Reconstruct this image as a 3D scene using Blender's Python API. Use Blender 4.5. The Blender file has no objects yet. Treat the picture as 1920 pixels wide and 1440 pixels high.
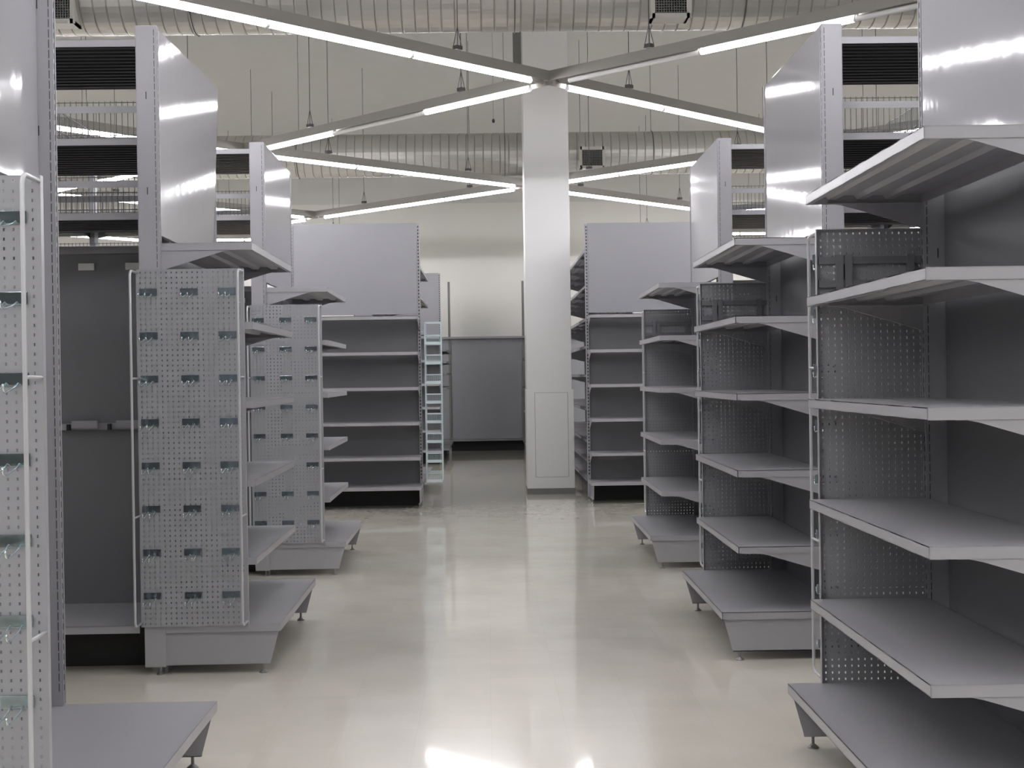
import bpy, bmesh, math, random
from mathutils import Matrix, Vector
random.seed(7)
PI = math.pi
S = bpy.context.scene
C = S.collection

# ------------------------------------------------------------ camera, world, exposure
def unit(v):
    return v.normalized()
VX, VY, LEAN, FPX = 912, 706, .0145, 2500.0          # aisle vanishing point, roll, focal length in pixels
yv = unit(Vector(((VX-960)/FPX, -(VY-720)/FPX, -1)))
zv = Vector((-LEAN, 1, 0)); zv = unit(zv - yv*zv.dot(yv))
xv = yv.cross(zv)
cd = bpy.data.cameras.new('camera'); cam = bpy.data.objects.new('camera', cd); C.objects.link(cam)
cd.sensor_width = 36; cd.lens = FPX/1920*36; cd.clip_start = .05; cd.clip_end = 200
M3 = Matrix((xv, yv, zv))
cam.matrix_world = Matrix.Translation((0, 0, 1.45)) @ M3.to_4x4()
S.camera = cam
w = bpy.data.worlds.new('world'); S.world = w; w.use_nodes = True
w.node_tree.nodes['Background'].inputs[0].default_value = (.5, .5, .55, 1)
w.node_tree.nodes['Background'].inputs[1].default_value = .02
S.view_settings.view_transform = 'Standard'; S.view_settings.look = 'None'
S.view_settings.gamma = 1; S.view_settings.use_curve_mapping = False
S.view_settings.exposure = 0.0
TUBE_POWER = 46.0

# ------------------------------------------------------------ materials
def mat(name, col, rough=.4, metal=0, bump=None, coat=0, spec=.5, var=0):
    m = bpy.data.materials.new(name); m.use_nodes = True
    nt = m.node_tree; b = nt.nodes['Principled BSDF']
    b.inputs['Base Color'].default_value = (*col, 1)
    b.inputs['Roughness'].default_value = rough; b.inputs['Metallic'].default_value = metal
    b.inputs['Coat Weight'].default_value = coat; b.inputs['Specular IOR Level'].default_value = spec
    tc = nt.nodes.new('ShaderNodeTexCoord')
    if var:
        n = nt.nodes.new('ShaderNodeTexNoise'); n.inputs['Scale'].default_value = 3
        nt.links.new(tc.outputs['Object'], n.inputs['Vector'])
        r = nt.nodes.new('ShaderNodeMapRange'); r.inputs[3].default_value = 1-var; r.inputs[4].default_value = 1+var
        nt.links.new(n.outputs['Fac'], r.inputs[0])
        x = nt.nodes.new('ShaderNodeVectorMath'); x.operation = 'SCALE'; x.inputs[0].default_value = col
        nt.links.new(r.outputs[0], x.inputs['Scale']); nt.links.new(x.outputs[0], b.inputs['Base Color'])
    if bump:
        sc, st, dist = bump
        mp = nt.nodes.new('ShaderNodeMapping')
        mp.inputs['Scale'].default_value = sc
        nt.links.new(tc.outputs['Object'], mp.inputs['Vector'])
        n = nt.nodes.new('ShaderNodeTexNoise'); n.inputs['Scale'].default_value = 1; n.inputs['Detail'].default_value = 1
        nt.links.new(mp.outputs[0], n.inputs['Vector'])
        bp = nt.nodes.new('ShaderNodeBump'); bp.inputs['Strength'].default_value = st; bp.inputs['Distance'].default_value = dist
        nt.links.new(n.outputs['Fac'], bp.inputs['Height']); nt.links.new(bp.outputs[0], b.inputs['Normal'])
    return m

M = {}
M['shelf'] = mat('shelf_grey_paint', (.355, .353, .378), .33, var=.03)
M['panel'] = mat('back_panel_shaded_paint', (.185, .185, .20), .5, var=.03)  # header paint darkened; shade inside the units is put into the colour
M['header'] = mat('glossy_header_panel', (.345, .34, .37), .07, bump=((2, 14, 9), .5, .0008), spec=.6)
M['header_far'] = mat('satin_header_panel', (.31, .31, .335), .42, spec=.4, var=.03)
M['peg'] = mat('pegboard_grey_paint', (.315, .32, .34), .38, var=.03)
M['slot'] = mat('dark_slot', (.02, .02, .022), .6)
M['deck'] = mat('dark_ribbed_deck', (.055, .055, .06), .5)
M['kick'] = mat('black_kick', (.02, .02, .02), .6)
M['wire'] = mat('dark_wire', (.10, .10, .10), .4, metal=.4)
M['chrome'] = mat('zinc_chrome', (.62, .70, .72), .22, metal=.9)
M['plate'] = mat('zinc_plate', (.36, .44, .47), .14, metal=.95, bump=((20, 20, 20), .5, .004))
M['rod'] = mat('grey_rod', (.52, .53, .55), .28, metal=.25)
M['basket'] = mat('pale_basket_wire', (.62, .72, .76), .35, metal=.2)
M['wallw'] = mat('white_wall_paint', (.80, .79, .75), .75, var=.015)
M['wallg'] = mat('dimmed_upper_wall_paint', (.68, .675, .65), .8, var=.02)  # darker than the lower wall: dimness above the lamps put into the colour
M['ceil'] = mat('grey_ceiling_paint', (.60, .60, .59), .85, var=.03)
M['column'] = mat('white_column_paint', (.80, .80, .80), .45, var=.01)
M['base'] = mat('grey_baseboard_vinyl', (.20, .20, .19), .5)
M['housing'] = mat('light_housing_paint', (.34, .325, .30), .45)
M['capw'] = mat('white_lamp_cap', (.8, .8, .8), .4)
M['unlit'] = mat('unlit_tube_glass', (.75, .75, .74), .25)
M['duct'] = mat('galvanised_duct', (.50, .49, .46), .38, metal=.55, bump=((6, 6, 6), .2, .01), var=.08)
M['vent'] = mat('vent_frame_paint', (.50, .49, .45), .5)
M['tag'] = mat('white_card', (.75, .75, .73), .6)
M['foot'] = mat('steel_foot', (.25, .25, .25), .35, metal=.7)

m = bpy.data.materials.new('lit_tube'); m.use_nodes = True; nt = m.node_tree
nt.nodes.remove(nt.nodes['Principled BSDF'])
e = nt.nodes.new('ShaderNodeEmission'); e.inputs[0].default_value = (.975, .965, 1, 1); e.inputs[1].default_value = TUBE_POWER
nt.links.new(e.outputs[0], nt.nodes['Material Output'].inputs[0]); M['lit'] = m

# floor: polished vinyl tiles, each a hair out of level
m = bpy.data.materials.new('cream_vinyl_tiles'); m.use_nodes = True; nt = m.node_tree; b = nt.nodes['Principled BSDF']
tc = nt.nodes.new('ShaderNodeTexCoord')
br = nt.nodes.new('ShaderNodeTexBrick'); br.offset = 0; br.squash = 1
br.inputs['Scale'].default_value = 1; br.inputs['Brick Width'].default_value = .305; br.inputs['Row Height'].default_value = .305
br.inputs['Mortar Size'].default_value = .0012; br.inputs['Mortar Smooth'].default_value = .2; br.inputs['Bias'].default_value = 0
br.inputs['Color1'].default_value = (.85, .81, .715, 1); br.inputs['Color2'].default_value = (.82, .78, .685, 1); br.inputs['Mortar'].default_value = (.78, .74, .65, 1)
nt.links.new(tc.outputs['Object'], br.inputs['Vector'])
n1 = nt.nodes.new('ShaderNodeTexNoise'); n1.inputs['Scale'].default_value = 2.2; n1.inputs['Detail'].default_value = 5
nt.links.new(tc.outputs['Object'], n1.inputs['Vector'])
mx = nt.nodes.new('ShaderNodeMix'); mx.data_type = 'RGBA'; mx.blend_type = 'MULTIPLY'; mx.inputs[0].default_value = .22
nt.links.new(br.outputs['Color'], mx.inputs[6]); nt.links.new(n1.outputs['Color'], mx.inputs[7])
rp = nt.nodes.new('ShaderNodeMapRange'); rp.inputs[3].default_value = .86; rp.inputs[4].default_value = 1.08
nt.links.new(n1.outputs['Fac'], rp.inputs[0])
sc = nt.nodes.new('ShaderNodeVectorMath'); sc.operation = 'SCALE'
nt.links.new(br.outputs['Color'], sc.inputs[0]); nt.links.new(rp.outputs[0], sc.inputs['Scale'])
nt.links.new(sc.outputs[0], b.inputs['Base Color'])
n3 = nt.nodes.new('ShaderNodeTexNoise'); n3.inputs['Scale'].default_value = 9
nt.links.new(tc.outputs['Object'], n3.inputs['Vector'])
rr = nt.nodes.new('ShaderNodeMapRange'); rr.inputs[3].default_value = .16; rr.inputs[4].default_value = .24
nt.links.new(n3.outputs['Fac'], rr.inputs[0]); nt.links.new(rr.outputs[0], b.inputs['Roughness'])
n2 = nt.nodes.new('ShaderNodeTexNoise'); n2.inputs['Scale'].default_value = 3.5; n2.inputs['Detail'].default_value = 1
nt.links.new(tc.outputs['Object'], n2.inputs['Vector'])
ad = nt.nodes.new('ShaderNodeMath'); ad.operation = 'MULTIPLY_ADD'; ad.inputs[1].default_value = -.04
nt.links.new(br.outputs['Fac'], ad.inputs[0]); nt.links.new(n2.outputs['Fac'], ad.inputs[2])
bp = nt.nodes.new('ShaderNodeBump'); bp.inputs['Strength'].default_value = .25; bp.inputs['Distance'].default_value = .002
nt.links.new(ad.outputs[0], bp.inputs['Height']); nt.links.new(bp.outputs[0], b.inputs['Normal'])
b.inputs['Specular IOR Level'].default_value = .5; b.inputs['Coat Weight'].default_value = .75; b.inputs['Coat Roughness'].default_value = .055
M['floor'] = m

# ------------------------------------------------------------ mesh helpers
class MB:
    def __init__(s): s.v = []; s.f = []
    def box(s, x0, x1, y0, y1, z0, z1):
        if x0 > x1: x0, x1 = x1, x0
        if y0 > y1: y0, y1 = y1, y0
        if z0 > z1: z0, z1 = z1, z0
        i = len(s.v)
        s.v += [(x, y, z) for z in (z0, z1) for y in (y0, y1) for x in (x0, x1)]
        s.f += [tuple(i+k for k in q) for q in ((0,2,3,1),(4,5,7,6),(0,1,5,4),(2,6,7,3),(0,4,6,2),(1,3,7,5))]
        return s
    def prism(s, pts, axis, a0, a1):
        """pts: outline in the plane normal to axis ('x': (y,z), 'y': (x,z), 'z': (x,y))"""
        i = len(s.v); n = len(pts)
        for a in (a0, a1):
            for p, q in pts:
                s.v.append({'x': (a, p, q), 'y': (p, a, q), 'z': (p, q, a)}[axis])
        s.f.append(tuple(range(i, i+n))); s.f.append(tuple(range(i+2*n-1, i+n-1, -1)))
        for k in range(n):
            l = (k+1) % n; s.f.append((i+k, i+l, i+n+l, i+n+k))
        return s
    def tube(s, pts, r, n=8, cap=True):
        pts = [Vector(p) for p in pts]; i0 = len(s.v)
        up = None
        for k, p in enumerate(pts):
            d = (pts[min(k+1, len(pts)-1)]-pts[max(k-1, 0)]).normalized()
            a = d.orthogonal().normalized() if up is None else (up - d*up.dot(d)).normalized()
            up = a; bb = d.cross(a)
            for j in range(n):
                t = 2*PI*j/n; s.v.append(tuple(p + (a*math.cos(t)+bb*math.sin(t))*r))
        for k in range(len(pts)-1):
            for j in range(n):
                l = (j+1) % n; o = i0+k*n
                s.f.append((o+j, o+l, o+n+l, o+n+j))
        if cap:
            s.f.append(tuple(i0+j for j in range(n))[::-1]); s.f.append(tuple(i0+(len(pts)-1)*n+j for j in range(n)))
        return s
    def lathe(s, prof, c, n=16):
        """prof: (r,z) around the z axis at c"""
        i0 = len(s.v)
        for r, z in prof:
            for j in range(n):
                t = 2*PI*j/n; s.v.append((c[0]+r*math.cos(t), c[1]+r*math.sin(t), c[2]+z))
        for k in range(len(prof)-1):
            for j in range(n):
                l = (j+1) % n; o = i0+k*n
                s.f.append((o+j, o+l, o+n+l, o+n+j))
        s.f.append(tuple(i0+j for j in range(n))[::-1]); s.f.append(tuple(i0+(len(prof)-1)*n+j for j in range(n)))
        return s
    def build(s, name, material, parent=None, bevel=0, smooth=False):
        me = bpy.data.meshes.new(name); me.from_pydata(s.v, [], s.f)
        bm = bmesh.new(); bm.from_mesh(me); bmesh.ops.recalc_face_normals(bm, faces=bm.faces); bm.to_mesh(me); bm.free()
        me.materials.append(M[material])
        o = bpy.data.objects.new(name, me); C.objects.link(o)
        if parent: o.parent = parent
        if bevel:
            b = o.modifiers.new('bevel', 'BEVEL'); b.width = bevel; b.segments = 2; b.limit_method = 'ANGLE'
        if smooth:
            for p in me.polygons: p.use_smooth = True
        return o

def tag(o, label, cat, group=None):
    o['label'] = label; o['category'] = cat
    if group: o['group'] = group
    return o
def empty(name, loc, label, cat, group=None, rz=0):
    o = bpy.data.objects.new(name, None); C.objects.link(o); o.location = loc; o.rotation_euler = (0, 0, rz)
    o.empty_display_size = .1
    return tag(o, label, cat, group)
def struct(o): o['kind'] = 'structure'; return o
def copy_tree(o, parent=None):
    c = o.copy(); C.objects.link(c)
    if parent: c.parent = parent
    for ch in [k for k in ALL if k.parent == o]: copy_tree(ch, c)
    return c
def dup(o, loc, label, rz=None):
    global ALL
    ALL = list(bpy.data.objects)
    c = copy_tree(o); c.location = loc; c['label'] = label
    if rz is not None: c.rotation_euler = (0, 0, rz)
    return c
def kids(o, nm): return [k for k in bpy.data.objects if k.parent == o and k.name.startswith(nm)]

# ------------------------------------------------------------ the room
XL, XR, YN, YF, ZC = -10, 10, -14, 26.9, 6.0
struct(MB().box(XL, XR, YN, YF, -.1, 0).build('floor', 'floor'))
struct(MB().box(XL, XR, YN, YF, ZC, ZC+.1).build('ceiling', 'ceil'))
mb = MB().box(XL-.15, XR+.15, YF, YF+.15, 0, 4.97)
struct(mb.build('wall_back', 'wallw'))
struct(MB().box(XL-.15, XR+.15, YF-.03, YF+.15, 4.97, ZC).build('wall_back_upper', 'wallg'))
struct(MB().box(XL, XR, YF-.045, YF-.03, 4.95, 5.0).build('trim_1', 'wallg'))
struct(MB().box(XL-.15, XL, YN, YF, 0, ZC).build('wall_left', 'wallw'))
struct(MB().box(XR, XR+.15, YN, YF, 0, ZC).build('wall_right', 'wallw'))
struct(MB().box(XL-.15, XR+.15, YN-.15, YN, 0, ZC).build('wall_front', 'base'))

# ------------------------------------------------------------ column
col = empty('column', (.765, 16.62, 0), 'tall square white column standing in the aisle', 'column')

MB().box(-.270, .280, -.3, .3, 0, ZC).build('shaft', 'column', col, bevel=.004)
mb = MB().box(-.278, .300, -.307, .307, .07, 1.28); mb.build('lower_cladding', 'column', col, bevel=.002)
MB().box(-.284, .306, -.311, .311, 0, .07).build('skirting', 'base', col, bevel=.003)
mb = MB(); mb.box(-.175, .225, -.3115, -.307, .21, 1.24)
mb.build('access_panel', 'column', col, bevel=.002)
mb = MB()
for a in ((-.178, .228, 1.24, 1.243), (-.178, .228, .207, .21), (-.179, -.175, .207, 1.243), (.225, .229, .207, 1.243)):
    mb.box(a[0], a[1], -.3085, -.306, a[2], a[3])
mb.build('panel_joint', 'base', col)
cdk = MB().box(-.05, .05, -.06, .06, 0, ZC-5.30)
cdk.tube([(0, -.02, -.12), (0, -.02, .05)], .03, 10)
o = cdk.build('cable_trunking', 'base'); o.location = (.435, 16.5, 5.25)
tag(o, 'dark grey trunking running up beside the top of the white column', 'trunking')

# ------------------------------------------------------------ endcap shelving
W = 1.46
LEV = [2.13, 1.737, 1.346, .958, .572]
PW, PH = .525, 1.76        # pegboard

def tray(y0, y1, u1, s, lip=.036):
    """shelf tray with folded lips and stiffening channels; u is the distance out of the back panel"""
    mb = MB(); X = lambda u: -s*u
    mb.box(X(0), X(u1), y0, y1, -.003, 0)
    mb.box(X(u1-.003), X(u1), y0, y1, -lip, 0)
    mb.box(X(u1-.02), X(u1), y0, y1, -lip, -lip+.002)
    mb.box(X(0), X(u1), y0, y0+.003, -lip, 0); mb.box(X(0), X(u1), y1-.003, y1, -lip, 0)
    mb.box(X(0), X(.003), y0, y1, -lip, 0)
    for q in (.10, .21, .32):
        if q < u1-.06:
            mb.prism([(X(q), -.003), (X(q+.012), -.018), (X(q+.043), -.018), (X(q+.055), -.003)], 'y', y0+.004, y1-.004)
    return mb

def pegboard_mesh(s):
    a = .41; nx = 20; nz = 69; p = .0254
    def axis(start, n, hole, total):
        m0 = (total-(n-1)*p)/2; out = [0]
        for k in range(n): c = m0+k*p; out += [c-hole/2, c+hole/2]
        return [start+t for t in out+[total]]
    xs = axis(0, nx, .0052, PW); zs = axis(.24, nz, .0085, PH)
    mb = MB()
    for z in zs:
        for x in xs: mb.v.append((-s*(a-x), 0, z))
    n = len(xs)
    for j in range(len(zs)-1):
        for i in range(n-1):
            if i % 2 == 1 and j % 2 == 1: continue
            k = j*n+i; mb.f.append((k, k+1, k+n+1, k+n))
    return mb

def make_endcap(s, wing, peg_far, base_u=.56, closed_kick=False):
    """s=+1: stands right of the aisle (faces -x); s=-1: left of it (faces +x)"""
    X = lambda u: -s*u
    t = empty('endcap_shelving', (0, 0, 0), '', 'shelving unit')
    for y in (.0, W-.03):
        mb = MB()
        mb.box(X(0), X(-.10), y, y+.03, .04, 3.2)
        mb.box(X(.004), X(0), y, y+.006, .25, 3.2); mb.box(X(.004), X(0), y+.024, y+.03, .25, 3.2)
        mb.box(X(-.104), X(-.1), y+.004, y+.026, .04, 3.2)
        po = mb.build('upright', 'shelf', t, bevel=.002)
        mb = MB()
        z = .3
        while z < 3.17:
            mb.box(X(.0008), X(-.001), y+.009, y+.021, z, z+.022); z += .038
        z = .3
        while z < 3.17:
            mb.box(X(-.011), X(-.0135), y-.0008, y+.0308, z, z+.030); z += .038
        for z in (2.857, 2.387, 1.9):
            mb.box(X(-.052), X(-.056), y-.0008, y+.0308, z-.018, z+.018)
        mb.build('slots', 'slot', po)
    mb = MB().box(X(0), X(-.022), .032, W-.032, 2.17, 3.2)
    mb.box(X(-.004), X(-.022), .032, W-.032, 3.2, 3.205)
    mb.build('header_panel', 'header', t, bevel=.003)
    MB().box(X(-.080), X(-.094), .032, W-.032, .24, 2.16).build('back_panel', 'panel', t)
    sh = None
    for z in LEV:
        o = tray(.012, W-.012, .45, s).build('shelf', 'shelf', t) if sh is None else sh.copy()
        if sh is None:
            sh = o; brs = []
            for y in (.016, W-.026):
                mb = MB().prism([(X(.37), -.03), (X(.30), -.045), (X(0), -.135), (X(0), -.03)], 'y', y, y+.004)
                mb.box(X(.0), X(.37), y-.002, y+.010, -.037, -.0325)
                brs.append(mb.build('bracket', 'shelf', o))
        else:
            C.objects.link(o); o.parent = t
            for b in brs:
                c = b.copy(); C.objects.link(c); c.parent = o
        o.location = (0, 0, z)
    # base deck
    mb = tray(0, W, base_u, s, .038); mb.box(X(0), X(-.1), .031, W-.031, -.003, 0)
    o = mb.build('base_shelf', 'shelf', t); o.location = (0, 0, .245)
    for y in (.012, W-.032):
        mb = MB().prism([(X(-.06), .21), (X(base_u-.01), .21), (X(base_u-.055), .045), (X(-.06), .045)], 'y', y, y+.004)
        mb.box(X(-.06), X(base_u-.055), y, y+.02, .045, .049)
        bs = mb.build('base_bracket', 'shelf', t)
        for u in (-.03, base_u-.09):
            f = MB().tube([(X(u), y+.011, .012), (X(u), y+.011, .048)], .006, 10)
            f.lathe([(.022, 0), (.022, .004), (.012, .012), (.008, .016)], (X(u), y+.011, 0), 16)
            f.build('levelling_foot', 'foot', bs, smooth=False)
    MB().box(X(.0), X(-.015), .04, W-.04, .0, .2).build('kick_plate', 'kick' if closed_kick else 'panel', t)
    if wing:
        yb = W+.012 if peg_far else -.012
        d = 1 if peg_far else -1
        o = pegboard_mesh(s).build('pegboard', 'peg', t); o.location = (0, yb, 0)
        so = o.modifiers.new('solid', 'SOLIDIFY'); so.thickness = .002; so.offset = 0
        mb = MB()
        for u in (.41, .41-PW+.003):
            mb.box(X(u), X(u-.003), yb, yb-d*.022, .24, .24+PH)
        mb.box(X(.41), X(.41-PW), yb, yb-d*.022, .24+PH-.003, .24+PH)
        mb.box(X(.41), X(.41-PW), yb, yb-d*.022, .24, .243)
        mb.build('pegboard_rim', 'shelf', o).location = (0, -yb, 0)
        # horizontal fixing rail behind the board
        mb = MB(); ya, yb2 = yb-d*.003, yb-d*.02
        for z in (1.775, 1.865): mb.box(X(.40), X(-.0), ya, yb2, z, z+.028)
        for u in (.335, .30, .06): mb.box(X(u), X(u-.028), ya, yb2-d*.006, 1.765, 1.90)
        mb.build('fixing_rail', 'panel', o).location = (0, -yb, 0)
        for u in (.405, .41-PW+.004):
            q = yb+d*.13; r = .0065
            def arc(z0, z1):
                pts = [(X(u), yb, z0)]
                sg = 1 if z1 > z0 else -1
                for k in range(6):
                    a = k/5*PI/2
                    pts.append((X(u), q-d*.03+d*.03*math.sin(a), z0+sg*.03*(1-math.cos(a))))
                return pts
            lo, hi = arc(.262, .5), arc(1.985, 1.5)
            mb = MB().tube(lo+hi[::-1], r, 8)
            for z in (1.465, .79): mb.tube([(X(u), yb, z), (X(u), q, z)], .005, 8)
            mb.build('guard_rod', 'rod', t, smooth=True)
    return t

def make_run(s, L=4.15):
    """double-sided run behind an endcap, running away from the aisle"""
    X = lambda e: s*e
    t = empty('gondola_run', (0, 0, 0), '', 'shelving unit')
    e0 = .112; yc = W/2
    for k in range(4):
        e = e0+.0+k*1.33
        MB().box(X(e), X(e+.04), yc-.05, yc+.05, 0, 3.14).build('upright', 'shelf', t, bevel=.002)
    for k in range(3):
        a = e0+.042+k*1.33; b = a+1.286
        MB().box(X(a), X(b), yc-.008, yc+.008, .2, 2.19).build('back_panel', 'panel', t)
        mb = MB().box(X(a), X(b), yc-.02, yc+.02, 2.15, 2.19); mb.build('top_rail', 'shelf', t)
        for sd in (0, 1):
            y0, y1 = (.03, yc-.01) if sd == 0 else (yc+.01, W-.03)
            mb = MB().box(X(a-.02), X(b+.02), y0, y1, .238, .242)
            yf = y0 if sd == 0 else y1-.003
            mb.box(X(a-.02), X(b+.02), yf, yf+.003, .203, .242)
            mb.build('base_shelf', 'shelf', t)
            yk = .25 if sd == 0 else W-.25
            MB().box(X(a-.02), X(b+.02), yk-.005, yk+.005, 0, .2).build('kick_plate', 'kick', t)
        mb = MB().box(X(a+.03), X(b-.03), yc-.03, yc-.008, 1.19, 1.225)
        for q in (.12, .36, .90): mb.box(X(a+q), X(a+q+.14), yc-.055, yc-.03, 1.20, 1.24)
        mb.build('cross_bar', 'shelf', t)
        for q in (.29, .51, .98): MB().box(X(a+q), X(a+q+.016), yc-.058, yc-.03, 1.190, 1.222).build('rubber_plug', 'slot', t)
        for q in (.12, .375, 1.06): MB().box(X(a+q), X(a+q+.085), yc-.02, yc-.008, 2.06, 2.098).build('ticket', 'tag', t)
        # overstock decks: pale front rail, dark ribbed floor
        for z, y0, y1 in ((3.155, .23, 1.23), (2.655, .23, 1.23), (2.275, .23, .80)):
            c0, c1 = a-.02, b+.02
            mb = MB()
            mb.box(X(c0), X(c1), y0+.003, y1-.003, .02, .03)
            y = y0+.04
            while y < y1-.05:
                mb.box(X(c0), X(c1), y, y+.035, .004, .02); y += .075
            dk = mb.build('deck', 'deck', t); dk.location = (0, 0, z)
            MB().box(X(c0), X(c1), y0, y0+.003, 0, .036).box(X(c0), X(c1), y0, y0+.02, .034, .036).build('deck_rail', 'shelf', dk)
            MB().box(X(c0), X(c1), y1-.003, y1, 0, .036).build('deck_rail', 'shelf', dk)
            mb = MB()
            mb.prism([(yc-.05, 0), (y0+.05, 0), (y0+.12, -.02), (yc-.05, -.075)], 'x', X(c0+.012), X(c0+.016))
            if y1 > 1: mb.prism([(yc+.05, 0), (y1-.05, 0), (y1-.12, -.02), (yc+.05, -.075)], 'x', X(c0+.012), X(c0+.016))
            mb.build('deck_bracket', 'shelf' if z < 2.3 else 'deck', dk)
            if z < 3:
                ys = (y0+.01, y1-.01)
                for yy in ys:
                    mb = MB(); q = c0+.015
                    while q < c1:
                        mb.box(X(q), X(q+.0032), yy, yy+.0032, .036, .225); q += .029
                    mb.box(X(c0), X(c1), yy-.001, yy+.003, .05, .054); mb.box(X(c0), X(c1), yy-.001, yy+.003, .216, .220)
                    wf = mb.build('wire_divider', 'wire', dk)
                    MB().box(X(c0), X(c1), yy-.003, yy-.001, .165, .20).build('ticket_strip', 'shelf', wf)
                if z > 2.5:
                    mb = MB(); y = y0+.02
                    while y < y1-.01:
                        mb.box(X(a+.52), X(a+.523), y, y+.0032, .036, .26); y += .029
                    for zz in (.05, .14, .25): mb.box(X(a+.52), X(a+.524), y0+.01, y1-.01, zz, zz+.005)
                    mb.build('cross_divider', 'wire', dk)
    return t

RL, RR = .009, -.010      # each row is a touch off square
xl = lambda y: -1.600-.006*(y-6.6)
xr = lambda y: 1.675+.011*(y-3.6)
GE = 'end-of-aisle shelving units lining the centre aisle'
GR = 'shelving runs behind the end units'
# right row
er = make_endcap(1, True, True, .54); er['group'] = GE
er.location = (xr(3.62), 3.67, 0); er.rotation_euler.z = RR
er['label'] = 'nearest grey end shelving on the right, six shelves, cut off by the right edge'
er2 = dup(er, (xr(6.68), 6.68, 0), 'second grey end shelving on the right, between the near and far ones')
er3 = dup(er, (xr(9.9), 9.9, 0), 'farthest grey end unit of the right row, just right of the column')
rr_ = make_run(1); rr_['group'] = GR
rr_.location = (xr(3.62), 3.67, 0); rr_['label'] = 'shelving run hidden behind the nearest right end unit'
dup(rr_, (xr(6.68), 6.68, 0), 'run with dark overstock decks and wire dividers behind the second right end unit')
dup(rr_, (xr(9.9), 9.9, 0), 'run with dark decks and wire dividers behind the farthest right end unit')
# left row
el = make_endcap(-1, True, False, .565); el['group'] = GE
el.location = (xl(3.56), 3.56, 0); el.rotation_euler.z = RL
el['label'] = 'nearest grey end unit on the left, cut off by the left edge, without shelves'
el2 = dup(el, (xl(6.6), 6.6, 0), 'second grey end unit on the left, tall glossy header above a hook-filled pegboard')
el3 = dup(el, (xl(9.86), 9.86, 0), 'third and farthest grey end unit of the left row')
for o in kids(el, 'header_panel'): o.location.x = -.055
for o in kids(el, 'shelf'):            # the nearest left unit has only its base deck
    for q in kids(o, 'bracket'): bpy.data.objects.remove(q)
    bpy.data.objects.remove(o)
# twist added to the second left header sheet to shift its lamp reflections
hd = kids(el2, 'header_panel')[0]
bm = bmesh.new(); nyy, nzz = 14, 12; gv = []
for side in (0, 1):
    for j in range(nzz+1):
        for i in range(nyy+1):
            y = .032+(W-.064)*i/nyy; z = 2.17+1.03*j/nzz
            tw = -.012+.042*(z-2.17)/1.03
            gv.append(bm.verts.new((tw*(y-.4)-.022*side, y, z)))
n1_, n0_ = (nyy+1), (nyy+1)*(nzz+1)
for side in (0, 1):
    for j in range(nzz):
        for i in range(nyy):
            k = side*n0_+j*n1_+i; bm.faces.new([gv[q] for q in (k, k+1, k+n1_+1, k+n1_)])
rim = [i for i in range(n1_)]+[j*n1_+nyy for j in range(1, nzz+1)]+[nzz*n1_+i for i in range(nyy-1, -1, -1)]+[j*n1_ for j in range(nzz-1, 0, -1)]
for a, b2 in zip(rim, rim[1:]+rim[:1]): bm.faces.new([gv[q] for q in (a, b2, b2+n0_, a+n0_)])
bmesh.ops.recalc_face_normals(bm, faces=bm.faces)
me = bpy.data.meshes.new('header_sheet'); bm.to_mesh(me); bm.free(); me.materials.append(M['header'])
for p in me.polygons: p.use_smooth = True
me.set_sharp_from_angle(angle=.5)
hd.modifiers.clear(); hd.data = me

rl_ = make_run(-1); rl_['group'] = GR
rl_.location = (xl(3.56), 3.56, 0); rl_['label'] = 'shelving run hidden behind the nearest left end unit'
dup(rl_, (xl(6.6), 6.6, 0), 'run with bare dark back panel and wire-fenced decks left of the second left end unit')
dup(rl_, (xl(9.86), 9.86, 0), 'run with wire-fenced decks seen between the second and third left end units')

# far end units face the camera: same carcass turned a quarter
ef = make_endcap(1, False, False, .47, True)
for o in kids(ef, 'header_panel'):
    o.data = o.data.copy(); o.data.materials[0] = M['header_far']
ef['group'] = 'far end units facing down the aisle'
ef.location = (-2.20, 15.17, 0); ef.rotation_euler.z = PI/2
# rotate +90: local -x (outward) becomes -y, local +y becomes -x
ef.location = (-2.20+W, 15.17, 0)
ef['label'] = 'far grey six-shelf end unit facing the camera, left of the aisle'
dup(ef, (1.16+W, 15.40, 0), 'far grey end unit facing the camera, right of the white column')
dup(ef, (-2.22+W, 22.5, 0), 'distant end unit behind the wire basket rack, only its edge showing')

def make_side_run(name, x_back, s, y0, n, levels, label, depth=.45, bay=1.33):
    """run along the aisle; s=+1 faces -x"""
    t = empty('aisle_shelving', (x_back, y0, 0), label, 'shelving unit', 'runs beyond the far end units')
    X = lambda u: -s*u
    H = 3.2
    for k in range(n+1):
        MB().box(X(0), X(-.08), k*bay, k*bay+.03, 0, H).build('upright', 'shelf', t)
    for k in range(n):
        a, b = k*bay+.032, (k+1)*bay-.002
        MB().box(X(-.03), X(-.045), a, b, .2, 3.15).build('back_panel', 'panel', t)
        for z in levels:
            o = tray(a, b, depth, s).build('shelf', 'shelf', t); o.location = (0, 0, z)
            for y in (a+.004, b-.008):
                MB().prism([(X(.37), -.03), (X(0), -.13), (X(0), -.03)], 'y', y, y+.004).build('bracket', 'shelf', o)
        o = tray(a, b, depth+.03, s).build('base_shelf', 'shelf', t); o.location = (0, 0, .24)
        MB().box(X(.35), X(.34), a, b, 0, .2).build('kick_plate', 'kick', t)
    return t
make_side_run('a', 1.64, 1, 15.56, 5, [2.95, 2.52, 2.13, 1.80, 1.46, 1.06, .68, .45],
              'long run of many shelves seen edge on beside the right of the column')
t = make_side_run('b', -1.22, -1, 15.36, 2, [2.78, 2.42], 'run with two high shelves just behind the far left end unit')
make_side_run('c', -1.12, -1, 22.6, 2, [1.92, 1.72, 1.52, 1.28], 'short distant run with small stacked shelves left of the back wall unit')
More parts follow.
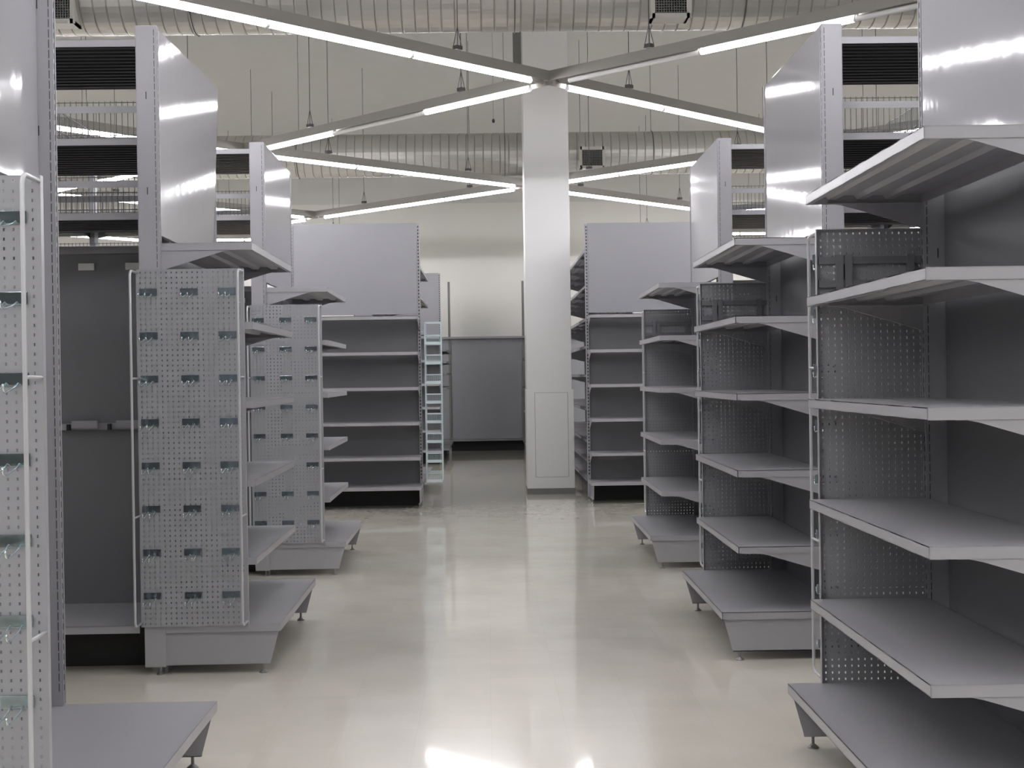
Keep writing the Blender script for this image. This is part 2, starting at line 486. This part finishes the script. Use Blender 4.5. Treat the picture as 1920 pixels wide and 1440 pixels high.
make_side_run('d', 1.16, 1, 23.2, 2, [1.78, 1.24, .80], 'distant run peeking out at the left edge of the column')

# unit along the back wall
bw = empty('wall_shelving', (-3.64, 26.35, 0), 'wide grey unit with blank back panel standing against the far wall', 'shelving unit')
for k in range(5):
    o = MB().box(k*1.46-.022, k*1.46+.022, 0, .07, 0, 3.33).build('upright', 'base' , bw)
    MB().box(k*1.46-.025, k*1.46+.025, -.45, -.42, 0, .2).build('leg', 'shelf', bw)
for k in range(4):
    a, b = k*1.46+.024, (k+1)*1.46-.024
    MB().box(a, b, .02, .035, .24, 2.2).build('back_panel', 'peg', bw)
    MB().box(a-.02, b+.02, -.10, .03, 2.2, 2.24).build('top_shelf', 'shelf', bw)
    mb = MB().box(a-.02, b+.02, -.46, .02, .235, .242).box(a-.02, b+.02, -.46, -.457, .2, .242); mb.build('base_shelf', 'shelf', bw)
    MB().box(a-.02, b+.02, -.2, -.19, 0, .2).build('kick_plate', 'kick', bw)

# wire basket wing rack on the side of the far left unit
rk = empty('wire_basket_rack', (-.735, 15.05, .27), 'narrow rack of eight pale wire baskets on the side of the far left unit', 'rack')
mb = MB()
for x in (.045, .225):
    mb.tube([(x, 0, 0), (x, 0, 1.8)], .006, 6); mb.tube([(x, .28, 0), (x, .28, 1.8)], .006, 6)
mb.tube([(.045, 0, 1.8), (.225, 0, 1.8), (.225, .28, 1.8), (.045, .28, 1.8)], .006, 6)
for z in (.1, 1.7): mb.tube([(-.005, .12, z), (.045, .12, z)], .005, 6)
mb.build('frame', 'basket', rk)
mb = MB()
for z in (0, .10): 
    mb.tube([(.05, .005, z), (.22, .005, z), (.22, .275, z), (.05, .275, z), (.05, .005, z)], .006, 6)
mb.box(.05, .22, .003, .006, .0, .028)
for k in range(9):
    q = .05+k*.17/8; mb.tube([(q, .005, .1), (q, .005, 0), (q, .275, 0), (q, .275, .1)], .0018, 5)
for k in range(11):
    q = .005+k*.027; mb.tube([(.05, q, .1), (.05, q, 0), (.22, q, 0), (.22, q, .1)], .0018, 5)
b0 = mb.build('basket', 'basket', rk)
for k in range(1, 8):
    c = b0.copy(); C.objects.link(c); c.parent = rk; c.location = (0, 0, k*.222)

# ------------------------------------------------------------ peg hooks (each a thing hanging on a board)
def hook_parts():
    t = empty('peg_hook', (0, 0, 0), '', 'peg hook')
    # local: board at y=0, faces -y
    mb = MB().box(-.044, .044, -.006, -.002, -.017, .017)
    for x in (-.03, .03): mb.box(x-.003, x+.003, -.004, .012, .006, .011)
    mb.build('mounting_plate', 'plate', t, bevel=.0012)
    for x in (-.016, .016):
        MB().tube([(x, -.004, -.010), (x, -.03, -.020), (x, -.10, -.034), (x, -.113, -.034), (x, -.122, -.028), (x, -.126, -.012)], .0026, 7).build('prong', 'chrome', t, smooth=True)
    return t
ORD = ['top', 'second', 'third', 'fourth', 'fifth', 'sixth', 'seventh', 'bottom']
hk = hook_parts(); first = True
def place_hooks(x0, y0, cols, flip, board, rz):
    global first
    for ci, (u, cname) in enumerate(cols):
        for k in range(8):
            z = 1.888-.2135*k
            du = u if flip else u
            lx = (-u if flip else u); ly = (W+.0135 if flip else -.0135)
            x = x0+lx*math.cos(rz)-ly*math.sin(rz); y = y0+lx*math.sin(rz)+ly*math.cos(rz)
            lab = '%s metal hook%s of the %s' % (ORD[k], (' in the '+cname+' column') if cname else '', board)
            o = hk if first else dup(hk, (x, y, z), lab)
            first = False
            o.location = (x, y, z); o['label'] = lab; o['group'] = 'hooks on the '+board
            o.rotation_euler = (0, 0, rz+(PI if flip else 0)+random.uniform(-.03, .03))
c3 = [(-.055, 'left'), (.145, 'middle'), (.33, 'right')]
place_hooks(xl(3.56), 3.56, [(.33, '')], False, 'nearest left pegboard', RL)
place_hooks(xl(6.6), 6.6, c3, False, 'second left pegboard', RL)
place_hooks(xl(9.86), 9.86, c3, False, 'third left pegboard', RL)
place_hooks(xr(3.62), 3.67, [(.375, '')], True, 'nearest right pegboard, on its far face', RR)
place_hooks(xr(6.68), 6.68, [(.375, '')], True, 'second right pegboard, on its far face', RR)

# ------------------------------------------------------------ ducts
def duct(y, z, r, label, vents):
    t = empty('air_duct', (0, y, z), label, 'duct')
    mb = MB(); n = 40; x = -9.9; step = .11; prof = []
    while x < 9.9:
        prof += [(x, r-.009), (x+.005, r-.009), (x+.007, r)] + [(x+.007+q*.0125+w, r+(.002 if w > .003 and w < .009 else 0)) for q in range(8) for w in (.0032, .006, .0088)]; x += step
    i0 = 0
    for q, rad in prof:
        for j in range(n):
            a = 2*PI*j/n; mb.v.append((q, rad*math.cos(a), rad*math.sin(a)))
    for k in range(len(prof)-1):
        for j in range(n):
            l = (j+1) % n; o = k*n; mb.f.append((o+j, o+l, o+n+l, o+n+j))
    mb.f.append(tuple(range(n))); mb.f.append(tuple((len(prof)-1)*n+j for j in range(n)))
    mb.build('spiral_tube', 'duct', t)
    for vx, z0, z1 in vents:
        vg = MB(); h = .155
        vg.box(vx-h, vx+h, -r-.05, -r*.4, z0, z0+.02); vg.box(vx-h, vx+h, -r-.05, -r*.4, z1-.02, z1)
        vg.box(vx-h, vx-h+.02, -r-.05, -r*.4, z0, z1); vg.box(vx+h-.02, vx+h, -r-.05, -r*.4, z0, z1)
        for b in ((vx-h-.015, vx-h+.025, z0-.015, z1+.015), (vx+h-.025, vx+h+.015, z0-.015, z1+.015)):
            vg.box(b[0], b[1], -r-.058, -r-.048, b[2], b[3])
        vg.box(vx-h, vx+h, -r-.058, -r-.048, z0-.015, z0+.025); vg.box(vx-h, vx+h, -r-.058, -r-.048, z1-.025, z1+.015)
        v = vg.build('vent', 'vent', t)
        MB().box(vx-h+.02, vx+h-.02, -r-.02, -r-.012, z0+.02, z1-.02).build('vent_throat', 'slot', v)
        g = MB(); q = vx-h+.035
        while q < vx+h-.03: g.box(q, q+.0045, -r-.05, -r-.03, z0+.02, z1-.02); q += .021
        q = z0+.035
        while q < z1-.03: g.box(vx-h+.02, vx+h-.02, -r-.048, -r-.032, q, q+.0045); q += .021
        g.build('vent_grille', 'base', v)
    for x in (-8, -5.2, -2.4, .28, 2.2, 5.0, 8):
        mb = MB(); 
        pts = [(x, (r+.009)*math.cos(a), (r+.009)*math.sin(a)) for a in [2*PI*k/24 for k in range(25)]]
        mb.tube(pts, .005, 6)
        mb.tube([(x, 0, r+.008), (x, 0, ZC-z)], .003, 6)
        mb.build('hanger_strap', 'wire', t)
duct(11.3, 4.67, .30, 'nearer round galvanised duct crossing just under the top of the picture', [(1.56, -.28, .04), (-3.48, -.28, .04)])
duct(17.45, 4.35, .275, 'farther round galvanised duct crossing behind the white column', [(1.40, -.235, .02)])

# ------------------------------------------------------------ fluorescent light lines
ZT = 3.90
def node(i, j):
    if (i, j) == (-1, 1): return Vector((-2.58, 14.51, 0))
    return Vector((.565+3.14*i, 11.23+3.067*j, 0))
MESH = {}
def light_line(P, Q, lit, label, off):
    d = Q-P; L = d.length; ang = math.atan2(d.y, d.x)
    t = empty('fluorescent_light', (P.x, P.y, ZT), label, 'ceiling light', 'suspended fluorescent light lines', ang)
    key = round(L, 3)
    if key not in MESH:
        h = MB().prism([(-.036, .045), (.036, .045), (.062, .012), (.066, .014), (.030, .108), (-.030, .108), (-.066, .014), (-.062, .012)], 'x', .02, L-.02)
        housing = h.build('housing', 'housing', t, bevel=.002)
        n = 3; a0 = .22; seg = (L-2*a0)/n; tl = seg-.03
        tb = MB().tube([(.0, 0, 0), (tl, 0, 0)], .021, 12)
        tube = tb.build('tube', 'lit', None, smooth=False)
        cp = MB()
        for x in (-.012, tl): cp.tube([(x, 0, 0), (x+.012, 0, 0)], .0215, 12).box(x+.002, x+.010, -.012, .012, 0, .05)
        cap = cp.build('lamp_holder', 'capw', None)
        wr = MB().tube([(0, 0, .125), (0, 0, ZC-ZT)], .0035, 6)
        wr.tube([(0, -.0, .30), (.05, 0, .125)], .003, 6); wr.tube([(0, 0, .30), (-.05, 0, .125)], .003, 6)
        wr.box(-.03, .03, -.025, .025, .12, .15)
        wire = wr.build('suspension_wire', 'wire', None)
        MESH[key] = (housing.data, tube.data, cap.data, wire.data, a0, seg)
        for o in (tube, cap, wire): bpy.data.objects.remove(o)
        hs = housing
        new = False
    else:
        hs = bpy.data.objects.new('housing', MESH[key][0]); C.objects.link(hs); hs.parent = t
    hd, td, cdm, wd, a0, seg = MESH[key]
    for k in range(3):
        o = bpy.data.objects.new('tube', td); C.objects.link(o); o.parent = t; o.location = (a0+seg*k+.015, 0, 0)
        if not lit[k]:
            u = td.name+'_off'
            if u not in bpy.data.meshes:
                n = td.copy(); n.name = u; n.materials[0] = M['unlit']
            o.data = bpy.data.meshes[u]
        c = bpy.data.objects.new('lamp_holder', cdm); C.objects.link(c); c.parent = o
    for x in (.24, .74):
        o = bpy.data.objects.new('suspension_wire', wd); C.objects.link(o); o.parent = t; o.location = (L*x, 0, 0)
    return t

NAMED = {
 (0, 0, -1, -1): ((1,1,1), 'brightest nearest light line, rising from the crossing to the top left corner'),
 (0, 0, -1, 1): ((1,0,1), 'light line left of the column with a dark unlit gap in its middle'),
 (0, 0, 1, -1): ((0,1,0), 'mostly unlit light line rising from the crossing to the top right'),
 (0, 0, 1, 1): ((1,1,1), 'fully lit line running right and down from the nearer crossing'),
 (0, 2, -1, 1): ((1,1,1), 'light line left of the column, joining its far crossing near (left) middle height'),
 (0, 2, -1, 3): ((1,1,1), 'lowest lit line left of the column, above the far left unit'),
 (0, 2, 1, 1): ((1,1,1), 'lit line just right of the column in front of the far duct'),
 (0, 2, 1, 3): ((1,1,1), 'lowest lit line right of the column, above the far right unit'),
}
NAMED[(0, 2, -1, 1)] = ((1,1,1), 'lit line left of the column, sloping down right across the far duct')
col_side = {-3: 'far left', -2: 'left', -1: 'left', 0: 'centre', 1: 'right', 2: 'right', 3: 'far right'}
for i in range(-3, 4):
    for j in range(-5, 4):
        if (i+j) % 2: continue
        for di in (-1, 1):
            a, b2 = (i, j), (i+di, j+1)
            if not -3 <= b2[0] <= 3: continue
            if j == 3 and 0 in (i, i+di): continue
            key = None
            for kk in ((*a, *b2), (*b2, *a)):
                if kk in NAMED: key = kk
            if key:
                light_line(node(key[0], key[1]), node(key[2], key[3]), NAMED[key][0], NAMED[key][1], 0)
            else:
                ym = (node(*a).y+node(*b2).y)/2
                lit = (1, 1, 1) if -5 < ym < 4.5 else tuple(1 if random.random() > .12 else 0 for _ in range(3))
                xc = (node(*a).x+node(*b2).x)/2; yc2 = (node(*a).y+node(*b2).y)/2
                light_line(node(*a), node(*b2), lit, 'suspended tube light line %.0f m %s of the aisle, %.0f m %s the camera' % (
                    abs(xc), 'left' if xc < 0 else 'right', abs(yc2), 'beyond' if yc2 > 0 else 'behind'), 0)
for P, Q, lb in (((-5.6, 23.4), (-1.6, 23.4), 'left'), ((1.9, 23.4), (5.9, 23.4), 'right'), ((-5.6, 24.4), (-1.6, 24.4), 'left'), ((1.9, 24.4), (5.9, 24.4), 'right')):  # unseen lines, added behind the headers to brighten the far wall
    light_line(Vector((*P, 0)), Vector((*Q, 0)), (1, 1, 1), 'unseen light line added %.0f cm from the far wall, behind the far %s unit' % ((26.9-P[1])*100, lb), 0)

# ------------------------------------------------------------ small hanging sensor
sn = empty('hanging_sensor', (.12, 15.0, 4.32), 'tiny black sensor hanging on a thin cable left of the column', 'sensor')
MB().lathe([(.006, -.022), (.015, -.014), (.017, 0), (.013, .014), (.005, .024)], (0, 0, 0), 16).build('body', 'slot', sn, smooth=True)
MB().tube([(0, 0, .02), (0, 0, ZC-4.32)], .0015, 6).build('cable', 'wire', sn)
